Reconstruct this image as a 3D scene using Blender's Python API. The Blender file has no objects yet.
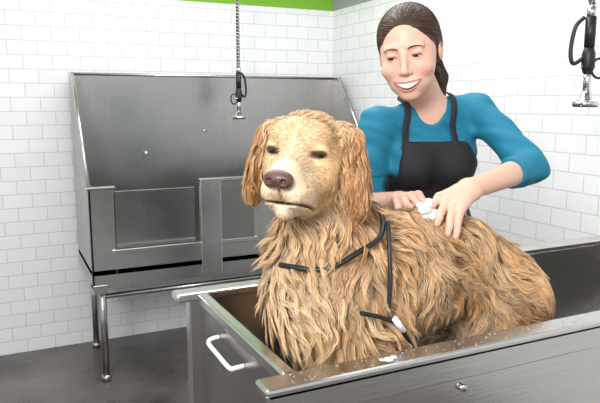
import bpy, math, numpy as np
from mathutils import Vector, Matrix
rng=np.random.default_rng(7)
scene=bpy.context.scene
COL=scene.collection
A=lambda *a: np.array(a,dtype=np.float64)

# ---------------------------------------------------------------- materials
def nt(name):
    m=bpy.data.materials.new(name); m.use_nodes=True
    n=m.node_tree; return m,n,n.nodes['Principled BSDF']
def simple(name,col,rough=.5,metal=0,bump=0,bscale=50,coat=0,spec=.5):
    m,n,b=nt(name)
    b.inputs['Base Color'].default_value=(*col,1); b.inputs['Roughness'].default_value=rough
    b.inputs['Metallic'].default_value=metal; b.inputs['Coat Weight'].default_value=coat
    b.inputs['Specular IOR Level'].default_value=spec
    tc=n.nodes.new('ShaderNodeTexCoord'); t=n.nodes.new('ShaderNodeTexNoise')
    t.inputs['Scale'].default_value=bscale; t.inputs['Detail'].default_value=3
    n.links.new(tc.outputs['Object'],t.inputs['Vector'])
    mx=n.nodes.new('ShaderNodeMixRGB'); mx.blend_type='MULTIPLY'; mx.inputs[0].default_value=.12
    mx.inputs[1].default_value=(*col,1); n.links.new(t.outputs['Fac'],mx.inputs[2])
    n.links.new(mx.outputs[0],b.inputs['Base Color'])
    if bump:
        bp=n.nodes.new('ShaderNodeBump'); bp.inputs['Strength'].default_value=bump; bp.inputs['Distance'].default_value=.004
        n.links.new(t.outputs['Fac'],bp.inputs['Height']); n.links.new(bp.outputs[0],b.inputs['Normal'])
    return m
def steel(name,base=(.52,.51,.49),rough=.3,axis=(2,2,60)):
    m,n,b=nt(name); b.inputs['Metallic'].default_value=1
    tc=n.nodes.new('ShaderNodeTexCoord'); mp=n.nodes.new('ShaderNodeMapping'); mp.inputs['Scale'].default_value=axis
    t=n.nodes.new('ShaderNodeTexNoise'); t.inputs['Scale'].default_value=4; t.inputs['Detail'].default_value=5
    n.links.new(tc.outputs['Object'],mp.inputs[0]); n.links.new(mp.outputs[0],t.inputs['Vector'])
    t2=n.nodes.new('ShaderNodeTexNoise'); t2.inputs['Scale'].default_value=3.5; n.links.new(tc.outputs['Object'],t2.inputs['Vector'])
    r=n.nodes.new('ShaderNodeMapRange'); r.inputs['To Min'].default_value=rough-.06; r.inputs['To Max'].default_value=rough+.12
    n.links.new(t2.outputs['Fac'],r.inputs['Value']); n.links.new(r.outputs[0],b.inputs['Roughness'])
    c=n.nodes.new('ShaderNodeMixRGB'); c.inputs[1].default_value=(*[x*.85 for x in base],1); c.inputs[2].default_value=(*[x*1.15 for x in base],1)
    n.links.new(t.outputs['Fac'],c.inputs[0]); n.links.new(c.outputs[0],b.inputs['Base Color'])
    bp=n.nodes.new('ShaderNodeBump'); bp.inputs['Strength'].default_value=.08; bp.inputs['Distance'].default_value=.002
    n.links.new(t.outputs['Fac'],bp.inputs['Height']); n.links.new(bp.outputs[0],b.inputs['Normal'])
    return m
def vcol(name,rough=.5,bump=0,bscale=200,sss=0,coat=0,stretch=(1,1,1)):
    m,n,b=nt(name); a=n.nodes.new('ShaderNodeAttribute'); a.attribute_name='Col'
    n.links.new(a.outputs['Color'],b.inputs['Base Color']); b.inputs['Roughness'].default_value=rough
    b.inputs['Coat Weight'].default_value=coat
    if sss:
        b.inputs['Subsurface Weight'].default_value=sss; b.inputs['Subsurface Radius'].default_value=(.012,.005,.003); b.inputs['Subsurface Scale'].default_value=.5
    if bump:
        tc=n.nodes.new('ShaderNodeTexCoord'); t=n.nodes.new('ShaderNodeTexNoise'); t.inputs['Scale'].default_value=bscale
        n.links.new(tc.outputs['Object'],t.inputs['Vector'])
        bp=n.nodes.new('ShaderNodeBump'); bp.inputs['Strength'].default_value=bump; bp.inputs['Distance'].default_value=.003
        n.links.new(t.outputs['Fac'],bp.inputs['Height']); n.links.new(bp.outputs[0],b.inputs['Normal'])
    return m
def wall_mat(name,ax,band,zband=2.13):
    m,n,b=nt(name)
    tc=n.nodes.new('ShaderNodeTexCoord'); sp=n.nodes.new('ShaderNodeSeparateXYZ'); n.links.new(tc.outputs['Object'],sp.inputs[0])
    cb=n.nodes.new('ShaderNodeCombineXYZ'); n.links.new(sp.outputs[ax],cb.inputs[0]); n.links.new(sp.outputs[2],cb.inputs[1])
    br=n.nodes.new('ShaderNodeTexBrick'); n.links.new(cb.outputs[0],br.inputs['Vector'])
    br.inputs['Color1'].default_value=(.80,.81,.815,1); br.inputs['Color2'].default_value=(.76,.775,.785,1); br.inputs['Mortar'].default_value=(.52,.54,.56,1)
    br.inputs['Scale'].default_value=1; br.inputs['Mortar Size'].default_value=.0022; br.inputs['Mortar Smooth'].default_value=.3
    br.inputs['Brick Width'].default_value=.158; br.inputs['Row Height'].default_value=.0805
    gt=n.nodes.new('ShaderNodeMath'); gt.operation='GREATER_THAN'; gt.inputs[1].default_value=zband; n.links.new(sp.outputs[2],gt.inputs[0])
    mx=n.nodes.new('ShaderNodeMixRGB'); n.links.new(gt.outputs[0],mx.inputs[0]); n.links.new(br.outputs['Color'],mx.inputs[1]); mx.inputs[2].default_value=(*band,1)
    n.links.new(mx.outputs[0],b.inputs['Base Color'])
    rr=n.nodes.new('ShaderNodeMapRange'); rr.inputs['To Min'].default_value=.18; rr.inputs['To Max'].default_value=.6
    n.links.new(gt.outputs[0],rr.inputs['Value']); n.links.new(rr.outputs[0],b.inputs['Roughness'])
    inv=n.nodes.new('ShaderNodeMath'); inv.operation='SUBTRACT'; inv.inputs[0].default_value=1; n.links.new(br.outputs['Fac'],inv.inputs[1])
    bp=n.nodes.new('ShaderNodeBump'); bp.inputs['Strength'].default_value=.35; bp.inputs['Distance'].default_value=.002
    n.links.new(inv.outputs[0],bp.inputs['Height']); n.links.new(bp.outputs[0],b.inputs['Normal'])
    return m
M_steel=steel('brushed_steel',(.60,.59,.575),.22); M_steelD=steel('brushed_steel_dark',(.40,.39,.38),.22); M_chrome=steel('polished_steel',(.66,.66,.66),.13)
M_splash=steel('splash_steel',(.42,.415,.405),.26,(60,2,2))
M_black=simple('black_rubber',(.012,.012,.013),.45)
M_apron=simple('black_apron_cloth',(.014,.014,.018),.8,bump=.5,bscale=25)
M_shirt=simple('teal_knit',(.006,.19,.31),.75,bump=.5,bscale=18)
M_pants=simple('dark_denim',(.03,.04,.07),.85,bump=.3,bscale=60)
M_white=simple('white_plastic',(.85,.85,.85),.4)
M_foam=simple('soap_foam',(.93,.94,.95),.6,bump=.9,bscale=180)
M_ceil=simple('ceiling_paint',(.8,.8,.8),.9)

# ---------------------------------------------------------------- mesh helpers
def mk(name,V,F,mat,parent=None,smooth=True,col=None):
    V=np.asarray(V,dtype=np.float32); F=np.asarray(F,dtype=np.int32)
    me=bpy.data.meshes.new(name)
    me.vertices.add(len(V)); me.vertices.foreach_set('co',V.ravel())
    k=F.shape[1]; me.loops.add(F.size); me.loops.foreach_set('vertex_index',F.ravel())
    me.polygons.add(len(F)); me.polygons.foreach_set('loop_start',np.arange(0,F.size,k,dtype=np.int32))
    me.update(calc_edges=True); me.validate()
    me.polygons.foreach_set('use_smooth',np.full(len(me.polygons),smooth)); 
    if col is not None:
        at=me.color_attributes.new('Col','FLOAT_COLOR','POINT')
        c=np.ones((len(V),4),dtype=np.float32); c[:,:3]=col; at.data.foreach_set('color',c.ravel())
    me.materials.append(mat); o=bpy.data.objects.new(name,me); COL.objects.link(o)
    if parent: o.parent=parent; o.matrix_parent_inverse=parent.matrix_world.inverted()
    return o
def empty(name,loc=(0,0,0)):
    e=bpy.data.objects.new(name,None); e.empty_display_size=.1; e.location=loc; COL.objects.link(e)
    bpy.context.view_layer.update(); return e
def box(name,a,b,mat,parent=None,bev=.002):
    x0,y0,z0=a; x1,y1,z1=b
    V=[(x0,y0,z0),(x1,y0,z0),(x1,y1,z0),(x0,y1,z0),(x0,y0,z1),(x1,y0,z1),(x1,y1,z1),(x0,y1,z1)]
    F=[(0,3,2,1),(4,5,6,7),(0,1,5,4),(1,2,6,5),(2,3,7,6),(3,0,4,7)]
    o=mk(name,V,F,mat,parent,False)
    if bev:
        md=o.modifiers.new('bevel','BEVEL'); md.width=bev; md.segments=2; md.limit_method='ANGLE'
    return o
def prism(name,pts,x0,x1,mat,parent):
    n=len(pts); me=bpy.data.meshes.new(name)
    V=[(x0,y,z) for y,z in pts]+[(x1,y,z) for y,z in pts]
    F=[tuple(range(n)),tuple(range(2*n-1,n-1,-1))]+[(i,i+n,(i+1)%n+n,(i+1)%n) for i in range(n)]
    me.from_pydata(V,[],F); me.materials.append(mat); o=bpy.data.objects.new(name,me); COL.objects.link(o)
    if parent: o.parent=parent; o.matrix_parent_inverse=parent.matrix_world.inverted()
    return o
def tube(name,pts,r,mat,parent=None,seg=14,closed=False):
    pts=np.array(pts,float); n=len(pts); rr=np.broadcast_to(np.array(r,float),(n,))
    T=np.roll(pts,-1,0)-np.roll(pts,1,0) if closed else np.gradient(pts,axis=0)
    T/=np.linalg.norm(T,axis=1)[:,None]+1e-9
    up=A(0,0,1) if abs(T[0][2])<.9 else A(1,0,0); N=[]; prev=np.cross(T[0],up); prev/=np.linalg.norm(prev)
    for t in T:
        q=prev-t*np.dot(prev,t); q/=np.linalg.norm(q)+1e-9; N.append(q); prev=q
    N=np.array(N); B=np.cross(T,N); th=np.linspace(0,2*math.pi,seg,endpoint=False)
    V=(pts[:,None]+rr[:,None,None]*(np.cos(th)[None,:,None]*N[:,None]+np.sin(th)[None,:,None]*B[:,None])).reshape(-1,3)
    F=[]
    for i in range(n if closed else n-1):
        for j in range(seg):
            a=i*seg+j; b=i*seg+(j+1)%seg; k=((i+1)%n)*seg
            F.append((a,b,k+(j+1)%seg,k+j))
    if not closed:
        V=np.vstack([V,pts[0],pts[-1]]); s=len(V)-2
        for j in range(seg):
            F.append((s,(j+1)%seg,j,j)); e=(n-1)*seg; F.append((s+1,e+j,e+(j+1)%seg,e+(j+1)%seg))
    me=bpy.data.meshes.new(name); me.from_pydata([tuple(v) for v in V],[],[tuple(dict.fromkeys(f)) for f in F])
    me.polygons.foreach_set('use_smooth',[True]*len(me.polygons)); me.materials.append(mat)
    o=bpy.data.objects.new(name,me); COL.objects.link(o)
    if parent: o.parent=parent; o.matrix_parent_inverse=parent.matrix_world.inverted()
    return o
def spline(P,n=40):
    P=np.array(P,float); Q=np.vstack([2*P[0]-P[1],P,2*P[-1]-P[-2]]); out=[]
    m=len(P)-1
    for t in np.linspace(0,m-1e-6,n):
        i=int(t); u=t-i; a,b,c,d=Q[i:i+4]
        out.append(.5*((2*b)+(c-a)*u+(2*a-5*b+4*c-d)*u*u+(3*b-a-3*c+d)*u**3))
    return np.array(out)

# ---------------------------------------------------------------- SDF toolkit
def ell(p,c,r,R=None):
    q=p-np.asarray(c)
    if R is not None: q=q@R
    r=np.asarray(r,float); k0=np.linalg.norm(q/r,axis=-1); k1=np.linalg.norm(q/(r*r),axis=-1)+1e-9
    return k0*(k0-1)/k1
def cap(p,a,b,ra,rb=None):
    rb=ra if rb is None else rb
    a=np.asarray(a,float); b=np.asarray(b,float); ab=b-a; q=p-a
    t=np.clip((q@ab)/(ab@ab+1e-12),0,1)
    return np.linalg.norm(q-t[...,None]*ab,axis=-1)-(ra+(rb-ra)*t)
def smin(a,b,k):
    h=np.clip(.5+.5*(b-a)/k,0,1); return b+(a-b)*h-k*h*(1-h)
def smax(a,b,k): return -smin(-a,-b,k)
def grad(fn,p,e=.002):
    g=np.stack([fn(p+np.eye(3)[i]*e)-fn(p-np.eye(3)[i]*e) for i in range(3)],-1)
    return g/(np.linalg.norm(g,axis=-1)[...,None]+1e-9)
def project(fn,p,h,it=3):
    p=np.array(p,float)
    for _ in range(it): p=p-(fn(p)-h)[...,None]*grad(fn,p)
    return p
def nets(fn,lo,hi,h):
    lo=np.asarray(lo,float); hi=np.asarray(hi,float); B=12
    nb=np.ceil((hi-lo)/h/B).astype(int); n=nb*B
    vals=np.ones(tuple(n+1),dtype=np.float32)
    bi=np.stack(np.meshgrid(*[np.arange(k) for k in nb],indexing='ij'),-1).reshape(-1,3)
    cen=lo+(bi+.5)*B*h; d=fn(cen); hd=B*h*.5*1.75
    loc=np.stack(np.meshgrid(*[np.arange(B+1)]*3,indexing='ij'),-1).reshape(-1,3)
    for q,dd in zip(bi,d):
        sl=tuple(slice(q[i]*B,q[i]*B+B+1) for i in range(3))
        if abs(dd)>hd*1.6: vals[sl]=np.sign(dd)
    for q,dd in zip(bi,d):
        if abs(dd)<=hd*1.6:
            sl=tuple(slice(q[i]*B,q[i]*B+B+1) for i in range(3))
            vals[sl]=fn(lo+(q*B+loc)*h).reshape(B+1,B+1,B+1)
    ins=vals<0; c=np.zeros(tuple(n),int)
    for dx in (0,1):
        for dy in (0,1):
            for dz in (0,1): c+=ins[dx:dx+n[0],dy:dy+n[1],dz:dz+n[2]]
    act=(c>0)&(c<8); idx=np.argwhere(act); ID=-np.ones(tuple(n),int); ID[act]=np.arange(len(idx))
    pos=np.zeros((len(idx),3)); cnt=np.zeros(len(idx))
    cor=[(a,b,d) for a in (0,1) for b in (0,1) for d in (0,1)]
    for c0 in cor:
        for ax in range(3):
            if c0[ax]: continue
            c1=list(c0); c1[ax]=1
            i0=idx+c0; i1=idx+c1
            v0=vals[i0[:,0],i0[:,1],i0[:,2]]; v1=vals[i1[:,0],i1[:,1],i1[:,2]]
            m=(v0<0)!=(v1<0); t=np.where(m,v0/np.where(m,v0-v1,1),0)
            pos+=m[:,None]*(np.asarray(c0)+t[:,None]*(np.asarray(c1)-np.asarray(c0))); cnt+=m
    V=lo+(idx+pos/np.maximum(cnt,1)[:,None])*h
    F=[]
    for ax in range(3):
        s0=[slice(0,n[i]) for i in range(3)]; s1=list(s0); s1[ax]=slice(1,n[ax]+1)
        a=ins[tuple(s0)]; b=ins[tuple(s1)]; e=np.argwhere(a!=b)
        u,v=(ax+1)%3,(ax+2)%3
        e=e[(e[:,u]>0)&(e[:,v]>0)]
        e=e[(e[:,u]<n[u])&(e[:,v]<n[v])]
        def cid(du,dv):
            q=e.copy(); q[:,u]-=du; q[:,v]-=dv; return ID[q[:,0],q[:,1],q[:,2]]
        f=np.stack([cid(1,1),cid(0,1),cid(0,0),cid(1,0)],-1)
        fl=~a[e[:,0],e[:,1],e[:,2]]
        f[fl]=f[fl][:,::-1]; F.append(f[(f>=0).all(1)])
    return V,np.vstack(F)
def strips(paths,nrm,W,thick=.45,prof=None):
    N,K,_=paths.shape; T=np.gradient(paths,axis=1); T/=np.linalg.norm(T,axis=-1)[...,None]+1e-9
    S=np.cross(nrm,T); S/=np.linalg.norm(S,axis=-1)[...,None]+1e-9
    t=np.linspace(0,1,K)
    if prof is None: prof=np.interp(t,[0,.2,.6,.9,1],[.5,1,.8,.35,.04])
    w=(W[:,None]*prof[None,:])[...,None]
    V=np.stack([paths+S*w,paths+nrm*w*thick,paths-S*w,paths-nrm*w*thick],2).reshape(-1,3)
    base=(np.arange(N)*K*4)[:,None,None]+(np.arange(K-1)*4)[None,:,None]; j=np.arange(4)[None,None,:]; j2=(j+1)%4
    F=np.stack([base+j,base+4+j,base+4+j2,base+j2],-1).reshape(-1,4)
    return V,F
def grow(fn,seeds,L,W,flow,lift,wave=.25,K=8,h0=-.001,mid=.004,seed=1):
    r=np.random.default_rng(seed); p=seeds.copy(); N=len(p); ph=r.uniform(0,6.28,N); fr=r.uniform(4,8,N); amp=r.uniform(.3,1,N)*wave
    lf=lift*r.uniform(.3,1.3,N)
    n=grad(fn,p); paths=[]; nr=[]; d=None
    for k in range(K):
        t=k/(K-1); h=h0+mid*min(1,t*4)+lf*t
        p=p-(fn(p)-h)[:,None]*n; n=grad(fn,p)
        paths.append(p.copy()); nr.append(n)
        f=flow(p,n); f=f-(f*n).sum(-1)[:,None]*n; f/=np.linalg.norm(f,axis=-1)[:,None]+1e-9
        d=f if d is None else (.5*d+.5*f); s=np.cross(n,f)
        dd=d+s*(amp*np.sin(fr*t+ph))[:,None]; dd/=np.linalg.norm(dd,axis=-1)[:,None]+1e-9
        p=p+dd*(L/(K-1))[:,None]
    return np.stack(paths,1),np.stack(nr,1)
def clumps(P,Nr,L,nch,spread,tight,seed):
    r=np.random.default_rng(seed); N,K,_=P.shape; t=np.linspace(0,1,K)
    T=np.gradient(P,axis=1); T/=np.linalg.norm(T,axis=-1)[...,None]+1e-9; S=np.cross(Nr,T)
    a=r.uniform(-1,1,(N,nch)); b=r.uniform(-1,1,(N,nch)); c=r.uniform(0,1,(N,nch)); ph=r.uniform(0,6.28,(N,nch))
    tg=tight*r.uniform(.55,1.0,(N,nch))
    con=(1-tg[...,None]*t[None,None,:]**.8)[...,None]
    dome=(1-a**2)[...,None,None]
    off=spread*((a[...,None,None]+.22*np.sin(6*t[None,None,:]+ph[...,None])[...,None])*S[:,None]+(.22*c[...,None,None]+.18*dome)*Nr[:,None])*con
    al=(b*.35*spread*2)[...,None,None]*T[:,None]
    C=P[:,None]+off+al
    ln=r.uniform(.65,1.0,(N,nch)); idx=(t[None,None,:]*ln[...,None])*(K-1); i0=np.clip(np.floor(idx).astype(int),0,K-2); u=(idx-i0)[...,None]
    I=np.arange(N)[:,None,None]; J=np.arange(nch)[None,:,None]
    C=C[I,J,i0]*(1-u)+C[I,J,i0+1]*u
    NN=Nr[:,None]+S[:,None]*a[...,None,None]*.5; NN=NN/np.linalg.norm(NN,axis=-1)[...,None]
    return C.reshape(-1,K,3),NN.reshape(-1,K,3)

# ---------------------------------------------------------------- room
XR,YB=2.17,4.0
box('wall_back',(-2.6,YB,0),(XR+.12,YB+.12,3.0),wall_mat('tile_back',0,(.17,.40,.02)),None,0)
box('wall_right',(XR,-2.2,0),(XR+.12,YB,3.0),wall_mat('tile_right',1,(.30,.32,.32)),None,0)
def floor_mat():
    m,n,b=nt('sealed_concrete'); tc=n.nodes.new('ShaderNodeTexCoord')
    t=n.nodes.new('ShaderNodeTexNoise'); t.inputs['Scale'].default_value=2.2; t.inputs['Detail'].default_value=8
    n.links.new(tc.outputs['Object'],t.inputs['Vector']); c=n.nodes.new('ShaderNodeValToRGB')
    c.color_ramp.elements[0].position=.3; c.color_ramp.elements[0].color=(.045,.04,.036,1); c.color_ramp.elements[1].position=.75; c.color_ramp.elements[1].color=(.17,.152,.138,1)
    n.links.new(t.outputs['Fac'],c.inputs[0]); n.links.new(c.outputs[0],b.inputs['Base Color'])
    r=n.nodes.new('ShaderNodeMapRange'); r.inputs['To Min'].default_value=.12; r.inputs['To Max'].default_value=.45
    n.links.new(t.outputs['Fac'],r.inputs['Value']); n.links.new(r.outputs[0],b.inputs['Roughness']); return m
box('floor',(-2.6,-2.2,-.1),(XR+.12,YB+.12,0),floor_mat(),None,0)
box('ceiling',(-2.6,-2.2,3.0),(XR+.12,YB+.12,3.1),M_ceil,None,0)

# ---------------------------------------------------------------- front tub
ZR=1.03
ft=empty('grooming_tub',(1.2,1.2,0))
X0,X1,Y0,Y1=.37,2.1,.90,1.53
box('front_panel',(.43,.925,.56),(2.07,.937,ZR-.004),M_steel,ft)
box('rear_panel',(.43,1.492,.56),(2.07,1.504,ZR-.004),M_steel,ft)
box('end_panel_door',(.43,.937,.56),(.442,1.492,ZR-.012),M_steelD,ft)
box('end_panel_far',(2.058,.937,.56),(2.07,1.492,ZR-.012),M_steel,ft)
box('tub_floor',(.43,.925,.60),(2.07,1.504,.64),M_steelD,ft)
box('rim_front',(X0,Y0,ZR-.022),(X1,.955,ZR),M_steel,ft,.006)
box('rim_rear',(X0,1.475,ZR-.022),(X1,Y1,ZR),M_steel,ft,.006)
box('rim_end_far',(2.05,.955,ZR-.022),(X1,1.475,ZR),M_steel,ft,.006)
box('door_cap',(.424,.955,ZR-.03),(.45,1.475,ZR-.002),M_steel,ft,.005)
box('front_lip',(X0,Y0,ZR-.06),(X1,Y0+.006,ZR-.01),M_steel,ft,.002)
box('rear_post',(.405,1.49,.1),(.44,1.525,ZR-.02),M_steel,ft,.004)
box('front_post',(.405,.905,.1),(.44,.94,ZR-.02),M_steel,ft,.004)
for i,(x,y) in enumerate([(.45,.96),(.45,1.46),(2.04,.96),(2.04,1.46)]):
    tube(f'leg_{i+1}',[(x,y,.01),(x,y,.57)],.02,M_chrome,ft); tube(f'foot_{i+1}',[(x,y,0),(x,y,.03)],.03,M_black,ft)
tube('brace_front',[(.45,.96,.3),(2.04,.96,.3)],.015,M_chrome,ft); tube('brace_rear',[(.45,1.46,.3),(2.04,1.46,.3)],.015,M_chrome,ft)
tube('door_handle',spline([(.43,1.33,.965),(.412,1.33,.963),(.402,1.322,.957),(.402,1.26,.954),(.402,1.18,.954),(.412,1.17,.956),(.43,1.17,.957)],40),.005,M_white,ft)
for i,x in enumerate([.80,1.25]): tube(f'bolt_{i+1}',[(x,.926,.94),(x,.916,.94)],.008,M_chrome,ft)
tube('drain',[(1.5,1.2,.639),(1.5,1.2,.645)],.045,M_chrome,ft)
def blob_mesh(name,cs,rs,mat,parent,flat=.5):
    V=[];F=[]
    th=np.linspace(0,2*math.pi,9)[:-1]
    for c,r in zip(cs,rs):
        b=len(V)
        for a in (0,.5,1.0):
            for t in th: V.append((c[0]+r*math.cos(a)*math.cos(t),c[1]+r*math.cos(a)*math.sin(t),c[2]+r*flat*math.sin(a)))
        V.append((c[0],c[1],c[2]+r*flat))
        for k in range(2):
            for j in range(8): F.append((b+k*8+j,b+k*8+(j+1)%8,b+k*8+8+(j+1)%8,b+k*8+8+j))
        for j in range(8): F.append((b+16+j,b+16+(j+1)%8,b+24))
    me=bpy.data.meshes.new(name); me.from_pydata(V,[],F); me.materials.append(mat)
    me.polygons.foreach_set('use_smooth',[True]*len(F)); o=bpy.data.objects.new(name,me); COL.objects.link(o); o.parent=parent; o.matrix_parent_inverse=parent.matrix_world.inverted(); return o
def water():
    m,n,b=nt('water'); b.inputs['Base Color'].default_value=(.9,.93,.95,1); b.inputs['Roughness'].default_value=.03; b.inputs['Transmission Weight'].default_value=.8; b.inputs['IOR'].default_value=1.33; return m
nd=150; blob_mesh('water_droplets',np.stack([rng.uniform(.42,1.5,nd),rng.uniform(.908,.948,nd),np.full(nd,ZR)],-1),rng.uniform(.0010,.0028,nd),water(),ft)
blob_mesh('foam_spots',[(.625,.925,ZR),(.64,.93,ZR),(.613,.928,ZR)],[.010,.007,.006],M_foam,ft,.3)

# ---------------------------------------------------------------- back tub
bt=empty('grooming_tub',(1.25,3.6,0)); ZB=1.067
bx0,bx1,by0,by1=.395,2.12,3.33,3.94
box('splash_back',(bx0,3.93,.55),(bx1,3.942,1.666),M_splash,bt)
tube('splash_roll',[(bx0,3.93,1.666),(bx1,3.93,1.666)],.009,M_steel,bt)
for s,x in (('near',bx0),('far',bx1-.01)):
    prism('splash_wing_'+s,[(3.93,.53),(by0,.53),(by0,ZB),(3.80,1.666),(3.93,1.666)],x,x+.01,M_splash,bt)
    tube('wing_roll_'+s,[(x+.005,by0,ZB),(x+.005,3.80,1.666),(x+.005,3.93,1.666)],.009,M_steel,bt)
box('front_stile',(bx0,by0,.53),(.52,by0+.014,ZB),M_steel,bt)
box('front_sill',(.52,by0,.53),(bx1,by0+.014,.725),M_steel,bt)
box('door_stile',(.98,by0-.022,.55),(1.10,by0+.0,ZB+.02),M_steel,bt,.004)
box('door_panel',(1.10,by0-.012,.72),(1.30,by0+.01,ZB+.018),M_steelD,bt,.003)
box('door_rail',(.98,by0-.018,ZB+.0),(1.32,by0+.012,ZB+.022),M_steel,bt,.004)
box('front_panel',(.98,by0,.72),(bx1,by0+.014,ZB),M_steel,bt)
box('sill_track',(.50,by0-.014,.71),(1.32,by0,.735),M_steel,bt,.003)
box('inner_window_panel',(.53,by0+.05,.72),(.97,by0+.056,ZB-.03),M_steelD,bt,.003)
box('rim_front',(bx0-.01,by0-.012,ZB-.012),(.53,by0+.03,ZB+.004),M_steel,bt,.005)
box('rim_front_far',(1.3,by0-.012,ZB-.012),(bx1,by0+.03,ZB+.004),M_steel,bt,.005)
box('tub_floor',(bx0,by0,.60),(bx1,3.93,.63),M_steelD,bt)
for i,(x,y) in enumerate([(.447,3.375),(.465,3.89),(2.07,3.375),(2.07,3.89)]):
    tube(f'leg_{i+1}',[(x,y,.01),(x,y,.6)],.018,M_steelD,bt); tube(f'foot_{i+1}',[(x,y,0),(x,y,.035)],.025,M_steelD,bt)
tube('brace_front',[(.447,3.375,.475),(2.07,3.375,.475)],.014,M_steelD,bt)
tube('brace_rear',[(.465,3.89,.4),(2.07,3.89,.4)],.014,M_steelD,bt)
tube('tie_knob',[(.82,3.93,1.19),(.82,3.90,1.19)],.013,M_chrome,bt)
tube('eyelet',[(1.2,3.93,1.32),(1.2,3.915,1.32)],.01,M_chrome,bt)
box('corner_gusset',(bx0,by0-.002,.50),(.47,by0+.08,.55),M_steel,bt,.003)

# ---------------------------------------------------------------- sprayers
def sprayer(x,y,z,yaw,sc=1.0):
    e=empty('pet_wash_sprayer',(x,y,z))
    P=lambda dx,dy,dz:(x+sc*(dx*math.cos(yaw)-dy*math.sin(yaw)),y+sc*(dx*math.sin(yaw)+dy*math.cos(yaw)),z+sc*dz)
    tube('spray_head',[P(0,0,0),P(0,0,.012),P(0,0,.013),P(0,0,.022),P(0,0,.045)],np.array([.04,.04,.036,.02,.013])*sc,M_chrome,e,24)
    tube('spray_face',[P(0,0,-.004),P(0,0,.0)],.036*sc,M_black,e,24)
    tube('stem',[P(0,0,.04),P(0,0,.11)],.011*sc,M_chrome,e)
    tube('valve_body',[P(0,0,.10),P(0,0,.12),P(0,0,.16),P(0,0,.18)],np.array([.014,.02,.02,.014])*sc,M_black,e,18)
    tube('grip',[P(0,0,.18),P(0,0,.27)],.016*sc,M_black,e,18)
    tube('squeeze_lever',spline([P(.012,0,.15),P(.045,0,.13),P(.055,0,.17),P(.045,0,.24),P(.02,0,.27)],30),.0065*sc,M_black,e,10)
    tube('hold_ring',[P(-.035+.024*math.cos(t),0,.115+.03*math.sin(t)) for t in np.linspace(0,2*math.pi,25)[:-1]],.004*sc,M_black,e,8,True)
    tube('lever_arm',[P(-.02,0,.12),P(.02,0,.12)],.006*sc,M_chrome,e)
    tube('hose_fitting',[P(0,0,.27),P(0,0,.30)],.014*sc,M_chrome,e)
    top=(3.0-z)/sc
    tube('hose',[P(0,0,.29),P(0,0,top-.02)],.009*sc,M_steelD,e)
    tt=np.linspace(0,1,int((top-.3)*520)); 
    tube('hose_spring',[P(.0115*math.cos(k*(top-.3)*2*math.pi*52),.0115*math.sin(k*(top-.3)*2*math.pi*52),.30+k*(top-.32)) for k in tt],.0026*sc,M_chrome,e,5)
    tube('ceiling_mount',[P(0,0,top-.03),P(0,0,top)],.035*sc,M_chrome,e,20)
sprayer(1.318,3.6,1.405,.3)
sprayer(1.674,1.416,1.49,2.6)

# ---------------------------------------------------------------- dog
def rotm(ax,a):
    return np.array(Matrix.Rotation(a,3,ax))
RH=rotm('Z',math.radians(-19-25.6))@rotm('Y',math.radians(4)); HC=A(.541,1.093,1.4176)
tohead=lambda p:(p-HC)@RH
fromhead=lambda q:np.asarray(q)@RH.T+HC
def mouthz(y): return -.092-.03*np.clip((y+.14)/.09,0,1)**1.5
def dog_head(p):
    q=tohead(p)
    d=ell(q,(0,.0,.0),(.068,.085,.066))
    qs=q.copy(); qs[...,0]=np.abs(q[...,0])
    d=smin(d,ell(qs,(.030,-.050,.020),(.030,.028,.024)),.02)
    d=smin(d,ell(qs,(.042,-.02,-.045),(.036,.055,.045)),.03)
    d=smin(d,cap(q,(0,-.05,-.03),(0,-.120,-.050),.041,.032),.02)
    d=smin(d,ell(qs,(.021,-.112,-.076),(.023,.034,.030)),.012)
    d=smin(d,ell(qs,(.029,-.072,-.080),(.023,.042,.040)),.02)
    d=smin(d,cap(q,(0,-.03,-.095),(0,-.112,-.110),.033,.018),.012)
    mz=mouthz(q[...,1])
    groove=np.maximum(np.abs(q[...,2]-mz)-.0022,np.maximum(q[...,1]+.05,-(q[...,1]+.16)))
    d=smax(d,-np.maximum(groove,-(d+.008)),.003)
    d=smax(d,-cap(q,(0,-.154,-.062),(0,-.146,-.092),.0025),.004)
    d=smax(d,-ell(qs,(.048,-.083,-.008),(.017,.014,.011)),.012)
    lid=np.linalg.norm(qs-A(.044,-.060,-.004),axis=-1)-.0170
    slit=ell(qs,(.047,-.078,-.0095),(.0125,.014,.0028))
    d=smin(d,lid,.008); d=smax(d,-slit,.002)
    R=rotm('Y',math.radians(-12))
    e=ell(qs,(.100,.010,-.050),(.018,.038,.078),R)
    e=smin(e,ell(qs,(.070,.012,.024),(.03,.030,.020),rotm('Y',math.radians(35))),.022)
    d=smin(d,e,.010)
    return d
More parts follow.
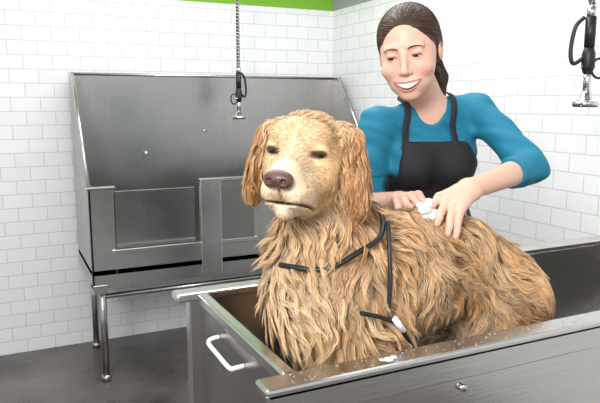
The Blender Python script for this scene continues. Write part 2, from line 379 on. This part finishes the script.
def dog_body(p):
    d=ell(p,(.605,1.125,1.12),(.125,.112,.150))
    k=.06
    d=smin(d,ell(p,(.66,1.13,1.0),(.10,.105,.12)),k)
    d=smin(d,ell(p,(.78,1.15,1.11),(.16,.115,.150)),k)
    d=smin(d,ell(p,(.93,1.17,1.12),(.16,.105,.120)),k)
    d=smin(d,ell(p,(1.08,1.18,1.035),(.13,.115,.125)),k)
    d=smin(d,cap(p,(.625,1.135,1.17),(.565,1.108,1.36),.095,.068),.05)
    for y in (1.085,1.205):
        d=smin(d,cap(p,(.66,y,1.0),(.70,y,.88),.065,.045),.04)
        d=smin(d,cap(p,(.70,y,.88),(.645,y,.74),.042,.030),.02)
        d=smin(d,cap(p,(.645,y,.74),(.64,y,.685),.032,.034),.015)
        d=smin(d,ell(p,(.62,y,.665),(.05,.033,.025)),.015)
    for y in (1.10,1.26):
        d=smin(d,cap(p,(1.10,y+.01,1.02),(1.02,y,.875),.09,.06),.04)
        d=smin(d,cap(p,(1.02,y,.875),(1.155,y,.785),.056,.034),.02)
        d=smin(d,cap(p,(1.155,y,.785),(1.14,y,.69),.033,.028),.015)
        d=smin(d,ell(p,(1.105,y,.665),(.055,.033,.025)),.015)
    d=smin(d,cap(p,(1.18,1.19,1.05),(1.235,1.20,.94),.033,.028),.03)
    d=smin(d,cap(p,(1.235,1.20,.94),(1.245,1.205,.76),.028,.014),.02)
    return d
def dog(p): return smin(dog_body(p),dog_head(p),.03)
V,F=nets(dog,(.38,.93,.635),(1.38,1.36,1.51),.0038)
dg=empty('golden_retriever',(.9,1.16,.64))
gold=A(.66,.34,.12); cream=A(.93,.70,.44); deep=A(.24,.09,.025)
def dogcol(p):
    q=tohead(p); N=len(p)
    ishead=(dog_head(p)<dog_body(p)+.01)
    w=.5+.5*np.sin(p[:,0]*37+3*np.sin(p[:,2]*23))*np.cos(p[:,2]*31+p[:,1]*19)
    c=gold*(1-.55*w[:,None])+cream*.55*w[:,None]
    chest=np.clip((.66-p[:,0])/.14,0,1)*np.clip((1.32-p[:,2])/.15,0,1); c=c*(1-.45*chest[:,None])+cream*.45*chest[:,None]
    bel=np.clip((1.06-p[:,2])/.1,0,1)*np.clip((p[:,0]-.75)/.1,0,1)*np.clip((1.03-p[:,0])/.08,0,1); c=c*(1-.8*bel[:,None])+A(.96,.85,.68)*.8*bel[:,None]
    top=np.clip((p[:,2]-1.18)/.1,0,1)*(~ishead); c=c*(1-.2*top[:,None])+gold*.2*top[:,None]
    hc=np.tile(A(.78,.49,.24),(N,1))
    muz=np.clip((-q[:,1]-.06)/.05,0,1); hc=hc*(1-muz[:,None])+A(.84,.63,.43)*muz[:,None]
    ear=np.clip((np.abs(q[:,0])-.07)/.02,0,1); hc=hc*(1-ear[:,None])+A(.60,.28,.09)*ear[:,None]
    c=np.where(ishead[:,None],hc,c)
    return c,ishead,q
cb,ish,q=dogcol(V)
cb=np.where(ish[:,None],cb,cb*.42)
eara=ish&(np.abs(q[:,0])>.075); cb[eara]*=.5
qs=q.copy(); qs[:,0]=np.abs(q[:,0])
er=np.clip(1-(np.linalg.norm((qs-A(.046,-.076,-.008))/A(1.3,1,.6),axis=1)-.0125)/.005,0,1)[:,None]*ish[:,None]
cb=cb*(1-er)+A(.08,.034,.018)*er
mz=mouthz(q[:,1])
mo=(np.clip(1-np.abs(q[:,2]-mz)/.005,0,1)*(q[:,1]<-.055)*ish)[:,None]; cb=cb*(1-mo)+A(.03,.015,.012)*mo
bl=(np.clip(1-np.abs(q[:,0])/.004,0,1)*(q[:,1]<-.13)*(q[:,2]<-.05)*ish)[:,None]; cb=cb*(1-bl)+A(.04,.02,.015)*bl
M_fur=vcol('wet_fur',.38,.5,350); M_lock=vcol('wet_fur_locks',.30,coat=.06)
mk('body',V,F,M_fur,dg,True,cb)
def uvs(c,r,mat,name,parent,R=None,n=20,colf=None):
    u=np.linspace(0,2*math.pi,n,endpoint=False); v=np.linspace(0.001,math.pi-.001,n//2+1)
    P=np.stack([np.outer(np.sin(v),np.cos(u)),np.outer(np.sin(v),np.sin(u)),np.outer(np.cos(v),np.ones(n))],-1).reshape(-1,3)
    Fc=[(i*n+j,(i+1)*n+j,(i+1)*n+(j+1)%n,i*n+(j+1)%n) for i in range(n//2) for j in range(n)]
    col=colf(P) if colf else None
    P=P*np.asarray(r); 
    if R is not None: P=P@np.asarray(R).T
    return mk(name,P+np.asarray(c),Fc,mat,parent,True,col)
M_eye=simple('dog_eye',(.02,.008,.004),.05,coat=1)
for sx,nm in ((-1,'eye_right'),(1,'eye_left')): uvs(fromhead((sx*.044,-.0605,-.005)),.0153,M_eye,nm,dg)
def nose(p):
    q=tohead(p); qs=q.copy(); qs[...,0]=np.abs(q[...,0])
    d=ell(q,(0,-.151,-.048),(.0255,.017,.0165)); d=smin(d,ell(qs,(.014,-.152,-.052),(.0125,.014,.013)),.006)
    d=smax(d,-ell(qs,(.0135,-.168,-.051),(.0055,.008,.0045)),.003); d=smax(d,-cap(q,(0,-.169,-.052),(0,-.165,-.068),.0014),.003); return d
nc=fromhead((0,-.15,-.05)); Vn,Fn=nets(nose,nc-.035,nc+.035,.0014)
mk('nose',Vn,Fn,simple('nose_leather',(.11,.042,.036),.28,bump=.4,bscale=500,coat=.3),dg)
def body_flow(p,n):
    f=np.zeros_like(p); f[:,2]=-1; f[:,0]=np.clip((p[:,0]-.55)*1.6,-.15,.55)
    f[:,1]=np.sign(p[:,1]-(1.13+.06*(p[:,0]-.6)))*.35
    a=.75*np.sin(p[:,0]*23+p[:,2]*11)*np.cos(p[:,2]*17-p[:,0]*9+p[:,1]*13)
    sd=np.cross(n,f); return f*np.cos(a)[:,None]+sd*np.sin(a)[:,None]
def head_flow(p,n):
    q=tohead(p); f=np.zeros_like(q); f[:,1]=1; f[:,2]=-.25
    f[:,0]=np.sign(q[:,0])*.25
    ear=np.abs(q[:,0])>.07; f[ear]=A(0,.15,-1)
    ck=(q[:,2]<-.02)&(~ear)&(q[:,1]>-.07); f[ck]=f[ck]*.5+A(0,.3,-1)
    a=.35*np.sin(q[:,1]*60+q[:,0]*45); sd=np.cross(n,f@RH.T)
    return (f@RH.T)*np.cos(a)[:,None]+sd*np.sin(a)[:,None]
def lockset(name,seeds,L,W,flow,lift,wave,K=8,mid=.004,seed=1,fn=dog,nch=1,spread=.008,tight=.8,dark=.55,tone=1.0):
    P,Nr=grow(fn,seeds,L,None,flow,lift,wave,K,mid=mid,seed=seed)
    base,_,_=dogcol(seeds); r=np.random.default_rng(seed+50)
    mixd=r.uniform(0,1,len(seeds))**2.2*dark; base=base*(1-mixd[:,None])+deep*mixd[:,None]; base=base*np.exp(r.normal(0,.10,len(seeds)))[:,None]*tone
    if nch>1:
        P,Nr=clumps(P,Nr,L,nch,spread,tight,seed+9); base=np.repeat(base,nch,0)
    n=len(P)
    P[...,2]=np.maximum(P[...,2],.645)
    P[...,1]=np.where(P[...,2]<1.035,np.clip(P[...,1],.962,1.465),P[...,1])
    P[...,0]=np.where(P[...,2]<1.035,np.maximum(P[...,0],.455),P[...,0])
    Wd=r.uniform(W[0],W[1],n); Vv,Ff=strips(P,Nr,Wd,.6)
    base=base*np.exp(r.normal(0,.20,n))[:,None]
    mixl=r.uniform(0,1,n)**3*.6; base=base*(1-mixl[:,None])+A(.95,.80,.58)*mixl[:,None]
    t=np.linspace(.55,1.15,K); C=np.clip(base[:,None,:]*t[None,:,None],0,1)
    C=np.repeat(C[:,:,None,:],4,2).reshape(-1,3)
    return mk(name,Vv,Ff,M_lock,dg,True,C)
ibody=np.where(~ish & (V[:,2]>.70))[0]; ihead=np.where(ish)[0]
pick=lambda ix,n:V[rng.choice(ix,n)]+rng.normal(0,.0015,(n,3))
sd=pick(ibody,2400); n=len(sd); Lb=rng.uniform(.035,.07,n)*np.where(sd[:,2]>.85,1,.7); lockset('fur_under',sd,Lb,(.0008,.0015),body_flow,.004,.5,seed=2,nch=11,spread=.012,tight=.5,dark=.8,tone=.8)
sd=pick(ibody,2000); n=len(sd); Lb=rng.uniform(.045,.09,n)*np.where(sd[:,2]>.85,1,.5); lockset('fur_over',sd,Lb,(.0005,.0011),body_flow,.010,.85,K=10,mid=.005,seed=3,nch=18,spread=.0115,tight=.92)
ruff=ibody[(V[ibody,0]<.74)&(V[ibody,2]<1.30)&(V[ibody,2]>.9)]
sd=pick(ruff,560); n=len(sd); lockset('fur_ruff',sd,rng.uniform(.05,.11,n),(.0005,.0011),body_flow,.034,.9,K=10,mid=.005,seed=4,nch=20,spread=.012,tight=.92,dark=.35)
qh=tohead(V[ihead]); qa=np.abs(qh[:,0])
earix=ihead[(qa>.072)]; sk=ihead[(qa<=.075)&(qh[:,1]>-.045)&((qh[:,2]>.02)|(qh[:,1]>-.01))]
sd=pick(earix,520); n=len(sd); lockset('fur_ears',sd,rng.uniform(.03,.055,n),(.0005,.0010),head_flow,.006,.7,seed=5,mid=.003,nch=13,spread=.007,tight=.85)
sd=pick(sk,560); n=len(sd); lockset('fur_crown',sd,rng.uniform(.018,.035,n),(.0004,.0009),head_flow,.003,.6,seed=6,mid=.002,nch=11,spread=.005,tight=.75,dark=.4)
fx=ihead[(qa<=.075)&(qh[:,1]<=-.02)&(np.linalg.norm(np.stack([qa-.046,qh[:,1]+.076,qh[:,2]+.008],-1),axis=1)>.020)&(np.abs(qh[:,2]-mouthz(qh[:,1]))>.006)&~((qh[:,1]<-.125)&(qh[:,2]>-.07))]
sd=pick(fx,6000); n=len(sd); lockset('fur_face',sd,rng.uniform(.008,.014,n),(.0003,.0007),head_flow,.001,.3,K=5,seed=7,mid=.001,dark=.2)
def lead(name,pts,r,h=.015):
    P=project(dog,spline(pts,50),h); return tube(name,spline(P[::3],70),r,M_black,ld,8)
ld=empty('dog_lead',(.66,1.05,1.1))
lead('neck_loop',[(.75,1.2,1.30),(.70,1.10,1.28),(.657,1.05,1.237),(.60,1.04,1.205),(.554,1.05,1.18),(.50,1.10,1.18)],.0055,.022)
lead('strap_side',[(.665,1.06,1.25),(.662,1.04,1.202),(.658,1.02,1.105),(.682,1.0,1.068),(.739,1.0,1.0)],.0046,.030)
lead('strap_chest',[(.60,1.02,1.109),(.64,1.01,1.09),(.682,1.0,1.068)],.0046,.032)
tg=project(dog,A(.682,1.0,1.068)[None],.036)[0]
tube('lead_slide',[tg+A(-.012,0,.014),tg+A(.012,0,-.016)],.0065,M_white,ld,10)

# ---------------------------------------------------------------- woman
yw=math.radians(-25.6); cy,sy=math.cos(yw),math.sin(yw)
RF=np.array([[cy,-sy,0],[sy,cy,0],[0,0,1.]])
W3=lambda p:np.asarray(p)@RF.T
L3=lambda p:np.asarray(p)@RF
wm=empty('woman',tuple(W3(A(.43,2.05,0))))
Lsh,Rsh=A(.500,1.79,1.480),A(.207,1.725,1.442); nb=A(.358,1.765,1.495)
Lel,Rel=A(.600,1.63,1.335),A(.188,1.74,1.215); Lwr,Rwr=A(.398,1.455,1.300),A(.250,1.58,1.252)
axs=A(.98,.18,0); fr=A(.18,-.98,0)
def seg2(p,c,h,r,c2=None): return cap(p,np.asarray(c)-axs*h,np.asarray(c)+axs*h,r)
def torso(p):
    d=seg2(p,(.358,1.80,1.375),.058,.088)
    d=smin(d,seg2(p,(.380,1.865,1.25),.05,.084),.07)
    d=smin(d,seg2(p,(.41,1.95,1.12),.042,.084),.07)
    d=smin(d,seg2(p,(.43,2.03,.97),.07,.1),.07)
    for s_ in (-1,1): d=smin(d,np.linalg.norm(p-(A(.360,1.80,1.325)+axs*.062*s_+fr*.060),axis=-1)-.048,.04)
    d=smin(d,cap(p,Rsh+A(.01,0,-.002),nb+A(0,.01,-.035),.038,.052),.03); d=smin(d,cap(p,Lsh+A(-.01,0,-.002),nb+A(0,.01,-.035),.038,.052),.03)
    return d
def legs(p):
    d=cap(p,(.36,2.04,.93),(.35,2.05,.5),.088,.06)
    d=np.minimum(d,cap(p,(.50,2.05,.93),(.51,2.07,.5),.088,.06))
    d=np.minimum(d,cap(p,(.35,2.05,.5),(.34,2.09,.09),.06,.045)); d=np.minimum(d,cap(p,(.51,2.07,.5),(.52,2.11,.09),.06,.045))
    return d
def mixp(a,b,t): return a+(b-a)*t
def upper(p):
    d=torso(p)
    d=smin(d,cap(p,Rsh,Rel,.044,.040),.03); d=smin(d,cap(p,Lsh,Lel,.044,.040),.03)
    return d
def arm_geo(wr,Kmid,Tmid,sidehint,scale=1.0):
    wr=np.asarray(wr); D=Kmid-wr; D/=np.linalg.norm(D); n=grad(dog,Kmid[None])[0]; n=n-D*(n@D); n/=np.linalg.norm(n)
    Lt=np.cross(n,D); 
    if Lt@sidehint>0: Lt=-Lt
    ch=[]
    T=Tmid-Kmid; T/=np.linalg.norm(T)
    for o,ln,sp in ((-.029,.072,-.30),(-.010,.080,-.08),(.010,.075,.12),(.028,.060,.32)):
        k0=Kmid+Lt*o+n*.002-D*abs(o)*.12
        d=T+Lt*sp; d/=np.linalg.norm(d); pts=[k0]; cur=k0
        for f_,hh in ((.45,.021),(.32,.016),(.23,.012)):
            cur=cur+d*ln*f_*scale; cur=project(dog,cur[None],hh,2)[0]; pts.append(cur)
        ch.append((k0,pts))
    tb=wr+D*.030-Lt*.016; d=D*.75-Lt*.75; d/=np.linalg.norm(d)
    t1=project(dog,(tb+d*.042)[None],.020,2)[0]; t2=project(dog,(t1+d*.030)[None],.014,2)[0]
    return dict(wr=wr,ch=ch,th=[tb,t1,t2],n=n,Lt=Lt,D=D)
def hand_sdf(p,g,elbow):
    d=cap(p,g['wr'],elbow,.0245,.036)
    d=smin(d,cap(p,g['wr']-g['Lt']*.008,g['wr']+g['Lt']*.008,.021),.01)
    for k0,pts in g['ch']:
        o=(k0-g['wr'])@g['Lt']
        d=smin(d,cap(p,g['wr']+g['Lt']*o*.4+g['D']*.01,k0,.0165,.0115),.012)
    f=None
    for k0,pts in g['ch']:
        e=cap(p,pts[0],pts[1],.0102,.0092); e=smin(e,cap(p,pts[1],pts[2],.0092,.0084),.003); e=smin(e,cap(p,pts[2],pts[3],.0082,.0070),.003)
        f=e if f is None else np.minimum(f,e)
    d=smin(d,f,.006)
    a,b,c_=g['th']; e=cap(p,a,b,.0145,.0112); e=smin(e,cap(p,b,c_,.0108,.0085),.004)
    return smin(d,e,.008)
GL=arm_geo(W3(Lwr),W3(A(.335,1.395,1.272)),W3(A(.285,1.31,1.185)),W3(A(-.5,.5,.3)))
GR=arm_geo(W3(Rwr),W3(A(.262,1.51,1.272)),W3(A(.285,1.41,1.25)),W3(A(.5,.3,0)),.9)
skin=A(.74,.45,.34); M_skin=vcol('skin',.42,.12,300,sss=.08)
for g,el,nm in ((GL,Lel,'forearm_hand_left'),(GR,Rel,'forearm_hand_right')):
    e=W3(el); pts=np.array([e,g['wr'],*[q_ for k,pp in g['ch'] for q_ in pp],*g['th']])
    V,F=nets(lambda p:hand_sdf(p,g,e),pts.min(0)-.05,pts.max(0)+.05,.0022)
    tips=np.array([pp[-1] for k,pp in g['ch']]+[g['th'][-1]])
    col=np.tile(skin,(len(V),1))
    dt=np.min(np.linalg.norm(V[:,None]-tips[None],axis=-1),1); w=np.clip(1-(dt)/.02,0,1)[:,None]*.5; col=col*(1-w)+A(.72,.36,.28)*w
    mk(nm,V,F,M_skin,wm,True,col)
# head
HW=A(.283,1.670,1.632)
RW=rotm('Z',math.radians(-20))@rotm('Y',math.radians(-7))@rotm('X',math.radians(13))
hl=lambda p:(p-HW)@RW
hg=lambda q:np.asarray(q)@RW.T+HW
MZ=-.073; MW=.036
def mouth_c(x): return MZ+9.5*x*x
def mouth_y(x): return -.0925+9*x*x
HU,HLW=.0088,.0112
def whead(p):
    q=hl(p); qs=q.copy(); qs[...,0]=np.abs(q[...,0])
    d=ell(q,(0,.012,.030),(.074,.092,.080))
    d=smin(d,ell(q,(0,-.026,-.028),(.067,.062,.070)),.03)
    d=smin(d,ell(q,(0,-.045,-.072),(.050,.043,.038)),.025)
    d=smin(d,ell(q,(0,-.068,-.101),(.022,.017,.014)),.02)
    d=smin(d,ell(qs,(.042,-.062,-.034),(.024,.022,.019)),.018)
    d=smin(d,cap(qs,(.012,-.083,.022),(.045,-.070,.020),.006,.005),.014)
    d=smax(d,-ell(qs,(.032,-.098,.0),(.018,.014,.012)),.014)
    d=smin(d,cap(q,(0,-.084,.006),(0,-.1025,-.032),.0068,.0088),.012)
    d=smin(d,ell(q,(0,-.1035,-.036),(.0095,.009,.008)),.006)
    d=smin(d,ell(qs,(.0120,-.094,-.039),(.0065,.008,.0062)),.005)
    d=smax(d,-ell(qs,(.0062,-.102,-.0475),(.0028,.005,.0025)),.002)
    lid=np.linalg.norm(qs-A(.031,-.071,-.001),axis=-1)-.0146; d=smin(d,lid,.006)
    d=smax(d,-ell(qs,(.0315,-.086,-.0030),(.0135,.010,.0034)),.0015)
    x=q[...,0]; y=q[...,1]; z=q[...,2]; xa=np.abs(x)
    d=smin(d,ell(q,(0,-.068,-.070),(.037,.024,.024)),.012)
    zz=z-mouth_c(x); k=np.clip(1-(xa/MW)**2,0,1)
    hu=HU*k; hlw=HLW*k
    fy=mouth_y(x)
    ul=np.sqrt((y-fy)**2+(zz-hu)**2)-.0032; ll=np.sqrt((y-fy)**2+(zz+hlw)**2)-.0042
    lim=xa-MW+.001
    d=smin(d,np.maximum(ul,lim),.003); d=smin(d,np.maximum(ll,lim),.003)
    op=np.maximum(np.maximum(zz-hu+.0010,-(zz+hlw-.0010)),np.maximum(y-(fy+.016),lim+.002)); d=smax(d,-op,.0015)
    e=ell(qs,(.077,.014,-.008),(.007,.017,.029)); e=smax(e,-ell(qs,(.086,.008,-.004),(.006,.009,.018)),.004); d=smin(d,e,.006)
    return d
def wskin(p):
    d=whead(p)
    d=smin(d,cap(p,hg((0,.028,-.06)),nb+A(0,.01,-.01),.046,.051),.022)
    return smin(d,torso(p)+.005,.03)
V,F=nets(lambda p:np.maximum(wskin(p),1.28-p[...,2]),(.12,1.52,1.27),(.58,1.93,1.78),.0019)
q=hl(V); col=np.tile(skin,(len(V),1)); xa=np.abs(q[:,0]); zz=q[:,2]-mouth_c(q[:,0])
ch=np.clip(1-np.linalg.norm((np.stack([xa,q[:,1],q[:,2]],-1)-A(.042,-.075,-.035))/A(1,1,1),axis=1)/.03,0,1)[:,None]*.5; col=col*(1-ch)+A(.74,.32,.25)*ch
kk=np.clip(1-(xa/MW)**2,0,1)
lp=((xa<MW)&(zz<HU*kk+.0032)&(zz>-HLW*kk-.0042)&(q[:,1]<-.072))[:,None]; col=np.where(lp,A(.60,.22,.20),col)
ey=(np.clip(1-(np.linalg.norm((np.stack([xa,q[:,1],q[:,2]],-1)-A(.0315,-.084,-.001))/A(1.3,1,.6),axis=1)-.010)/.004,0,1)*.5)[:,None]; col=col*(1-ey)+A(.30,.15,.11)*ey
mk('head_neck',W3(V),F,M_skin,wm,True,col)
M_eyew=vcol('eye',.1,coat=.6)
gz=A(-.16,-.90,-.36); gz/=np.linalg.norm(gz)
def eyec(P):
    d=P@gz; c_=np.tile(A(.72,.69,.66),(len(P),1)); c_[d>.84]=A(.07,.035,.018); c_[d>.96]=A(.005,.005,.005); return c_
for s_ in (-1,1): uvs(W3(hg((s_*.031,-.071,-.001))),.0130,M_eyew,'eyeball_'+('r' if s_<0 else 'l'),wm,RF@RW,60,eyec)
xs=np.linspace(-.032,.032,41); V=[];F=[]
for i,x in enumerate(xs):
    k=max(0,1-(x/.0335)**2); sc=.0006*abs(math.sin(x/.0075*math.pi))
    for z,dy in ((.0095*k,.002),(.004*k,.0012),(-.0040*k,.0014),(-.0068*k+sc,.003)): V.append((x,mouth_y(x)+dy,mouth_c(x)+z))
    if i:
        for m in range(3): F.append((4*i-4+m,4*i-3+m,4*i+1+m,4*i+m))
mk('teeth',W3(hg(np.array(V))),F,simple('enamel',(.92,.90,.87),.2),wm)
xs=np.linspace(-.033,.033,17); V=[];F=[]
for i,x in enumerate(xs):
    for z in (.014,0,-.015): V.append((x,mouth_y(x)+.011,mouth_c(x)+z))
    if i:
        for m in range(2): F.append((3*i-3+m,3*i-2+m,3*i+1+m,3*i+m))
mk('mouth_inside',W3(hg(np.array(V))),F,simple('mouth_inside',(.12,.02,.02),.6),wm)
M_hair=vcol('brunette_hair',.38)
hd=simple('brow_hair',(.05,.025,.013),.6)
for s_ in (-1,1):
    pts=spline([(s_*.014,-.094,.0165),(s_*.027,-.0935,.0210),(s_*.041,-.083,.0200),(s_*.050,-.072,.014)],14)
    P=project(whead,hg(pts),.0003); tube('eyebrow_'+('r' if s_<0 else 'l'),W3(P),np.interp(np.linspace(0,1,14),[0,.3,1],[.0015,.0021,.0006]),hd,wm,8)
    a=np.linspace(-1.0,1.05,14); pts=np.stack([s_*(.031+.0132*np.sin(a)),-.0715-.0138*np.cos(a),-.0032+.0036*np.cos(a*1.35)],-1)
    tube('lash_'+('r' if s_<0 else 'l'),W3(hg(pts)),.0012,hd,wm,6)
def hair(p):
    q=hl(p); qs=q.copy(); qs[...,0]=np.abs(q[...,0])
    d=ell(q,(0,.020,.034),(.081,.096,.086))
    d=smin(d,ell(qs,(.050,.035,-.01),(.030,.045,.050)),.02)
    d=smax(d,-ell(q,(.004,-.110,-.030),(.078,.104,.103)),.006)
    d=smax(d,-(q[...,2]+.045),.02)
    d=smin(d,ell(q,(0,.095,.02),(.05,.03,.045)),.02)
    t=cap(q,(.0,.118,.03),(.03,.135,-.03),.022,.028); t=smin(t,cap(q,(.03,.135,-.03),(.055,.115,-.10),.026,.020),.01); t=smin(t,cap(q,(.055,.115,-.10),(.06,.10,-.150),.020,.006),.01)
    return smin(d,t,.012)
lo=HW-A(.16,.16,.24); hi=HW+A(.2,.22,.17); V,F=nets(hair,lo,hi,.003)
hcol=A(.050,.024,.013); mk('hair_cap',W3(V),F,M_hair,wm,True,np.tile(hcol*.8,(len(V),1)))
def hflow(p,n):
    q=hl(p); f=np.zeros_like(q); f[:,1]=1; f[:,2]=-.35-.5*(np.abs(q[:,0])>.06); f[:,0]=.5*q[:,0]/.08*(q[:,2]>.05)
    pt=q[:,1]>.11; f[pt]=A(.3,-.1,-1); return f@RW.T
ix=rng.choice(len(V),3600); sd=V[ix]; P,Nr=grow(hair,sd,rng.uniform(.03,.07,3600),None,hflow,.0012,.15,K=7,h0=-.001,mid=.0012,seed=9)
Vv,Ff=strips(P,Nr,rng.uniform(.0007,.0016,3600)); hc_=hcol[None]*np.exp(rng.normal(0,.35,3600))[:,None]*A(1.3,1.2,1.1)
mk('hair_strands',W3(Vv),Ff,M_hair,wm,True,np.repeat(hc_,28,0))
def wr_noise(p): 
    return .0022*np.sin(p[...,0]*70+p[...,2]*45+4*np.sin(p[...,2]*22))*np.sin(p[...,1]*40+p[...,2]*60)+.0022*np.sin(p[...,2]*95+p[...,0]*40+2*np.sin(p[...,1]*30))
Lcf=mixp(Lel,Lwr,.34); Rcf=mixp(Rel,Rwr,.3)
def shirt(p):
    d=upper(p)
    d=smin(d,cap(p,Lel,Lcf,.044,.038),.015); d=smin(d,cap(p,Rel,Rcf,.044,.038),.015)
    d=d+wr_noise(p)-.002
    for a,b in ((Lel,Lwr),(Rel,Rwr)):
        n=(b-a)/np.linalg.norm(b-a); c_=mixp(a,b,.34); near=np.linalg.norm(p-c_,axis=-1)-.075
        d=np.maximum(d,np.minimum((p-c_)@n,100)*(near<0)+(-1)*(near>=0))
    v=cap(p,nb+A(-.01,-.01,.035),A(.366,1.655,1.415),.058,.014)
    d=smax(d,-v,.004)
    return np.maximum(d,.93-p[...,2])
V,F=nets(shirt,(.09,1.5,.92),(.68,2.16,1.58),.0042); mk('shirt',W3(V),F,M_shirt,wm)
def apron_region(p):
    t=np.clip((1.40-p[...,2])/.45,0,1); cx=A(.352,1.80)[None]+t[...,None]*A(.07,.24)[None]
    v=p[...,:2]-cx; a=v@axs[:2]; b=v@fr[:2]
    w=np.interp(p[...,2],[.5,1.15,1.22,1.33,1.41],[.19,.17,.145,.118,.085])
    return a,b,w
def apron(p):
    a,b,w=apron_region(p)
    bd=smin(torso(p),legs(p),.12)
    base=np.minimum(bd,100)-.010+.4*wr_noise(p)
    d=smax(base,np.abs(a)-w,.006); d=smax(d,-b-.01,.006); d=smax(d,p[...,2]-1.395,.006); return np.maximum(d,.55-p[...,2])
V,F=nets(apron,(.12,1.6,.54),(.68,2.2,1.43),.005); mk('apron',W3(V),F,M_apron,wm)
neckbody=lambda p:smin(torso(p),cap(p,hg((0,.028,-.06)),nb+A(0,.01,-.01),.046,.051),.022)
for s_,nm in ((-1,'r'),(1,'l')):
    P=project(neckbody,spline([A(.352,1.70,1.375)+axs*.074*s_,A(.354,1.70,1.45)+axs*.068*s_,A(.356,1.755,1.52)+axs*.060*s_,A(.365,1.82,1.535)+axs*.03*s_,A(.367,1.84,1.53)],30),.009)
    g=grad(torso,P); Vv,Ff=strips(P[None],g[None],A(.009),.25,np.ones(30)); mk('apron_strap_'+nm,W3(Vv),Ff,M_apron,wm,False)
V,F=nets(lambda p:np.maximum(smin(legs(p),seg2(p,(.43,2.03,.97),.07,.1),.05),np.maximum(.07-p[...,2],p[...,2]-1.0)),(.2,1.85,.06),(.66,2.25,1.02),.008); mk('trousers',W3(V),F,M_pants,wm)
def shoes(p):
    d=None
    for x,y in ((.34,2.09),(.52,2.11)):
        e=ell(p,(x,y-.05,.035),(.045,.13,.04)); e=smin(e,cap(p,(x,y,.05),(x,y,.11),.045,.045),.03); d=e if d is None else np.minimum(d,e)
    return np.maximum(d,-p[...,2]+.001)
V,F=nets(shoes,(.26,1.88,-.01),(.6,2.2,.18),.006); mk('shoes',W3(V),F,M_black,wm)
fo=empty('soap_lather',(.86,1.05,1.2)); 
def lather(name,cs,rs):
    def foam(p):
        d=None
        for c_,r_ in zip(cs,rs):
            e=np.linalg.norm(p-c_,axis=-1)-r_; d=e if d is None else smin(d,e,.003)
        return d
    V,F=nets(foam,cs.min(0)-.02,cs.max(0)+.02,.002); mk(name,V,F,M_foam,fo)
kc=GL['ch'][0][1][2]; kd=GL['ch'][0][1][1]
cs=np.array([kc+A(-.012,-.01,.0)+rng.normal(0,.008,3) for _ in range(22)]+[kd+A(-.015,-.01,.0)+rng.normal(0,.006,3) for _ in range(10)])
lather('lather_hand',cs,rng.uniform(.004,.009,len(cs)))

# ---------------------------------------------------------------- light & camera
w=bpy.data.worlds.new('world'); scene.world=w; w.use_nodes=True
bg=w.node_tree.nodes['Background']; bg.inputs[0].default_value=(.95,.97,1,1); bg.inputs[1].default_value=.85
def area(name,loc,target,size,power,col=(1,1,1)):
    l=bpy.data.lights.new(name,'AREA'); l.shape='RECTANGLE'; l.size,l.size_y=size; l.energy=power; l.color=col
    o=bpy.data.objects.new(name,l); o.location=loc; o.rotation_euler=(Vector(target)-Vector(loc)).to_track_quat('-Z','Y').to_euler(); COL.objects.link(o)
area('ceiling_light',(.9,2.3,2.96),(.9,2.3,0),(2.2,1.4),62)
area('softbox_key',(-1.2,-.5,2.5),(.9,1.3,1.0),(.9,.9),85,(1,.97,.93))
area('ceiling_light_front',(.8,-.6,2.96),(.8,.2,0),(1.8,1.0),20)
cd=bpy.data.cameras.new('camera'); cam=bpy.data.objects.new('camera',cd); COL.objects.link(cam)
cam.location=(0,0,1.5); cam.rotation_euler=(math.radians(90-8.96),0,math.radians(-25.6)); cd.sensor_width=36; cd.lens=37.68; cd.clip_start=.05
scene.camera=cam
scene.view_settings.view_transform='Standard'
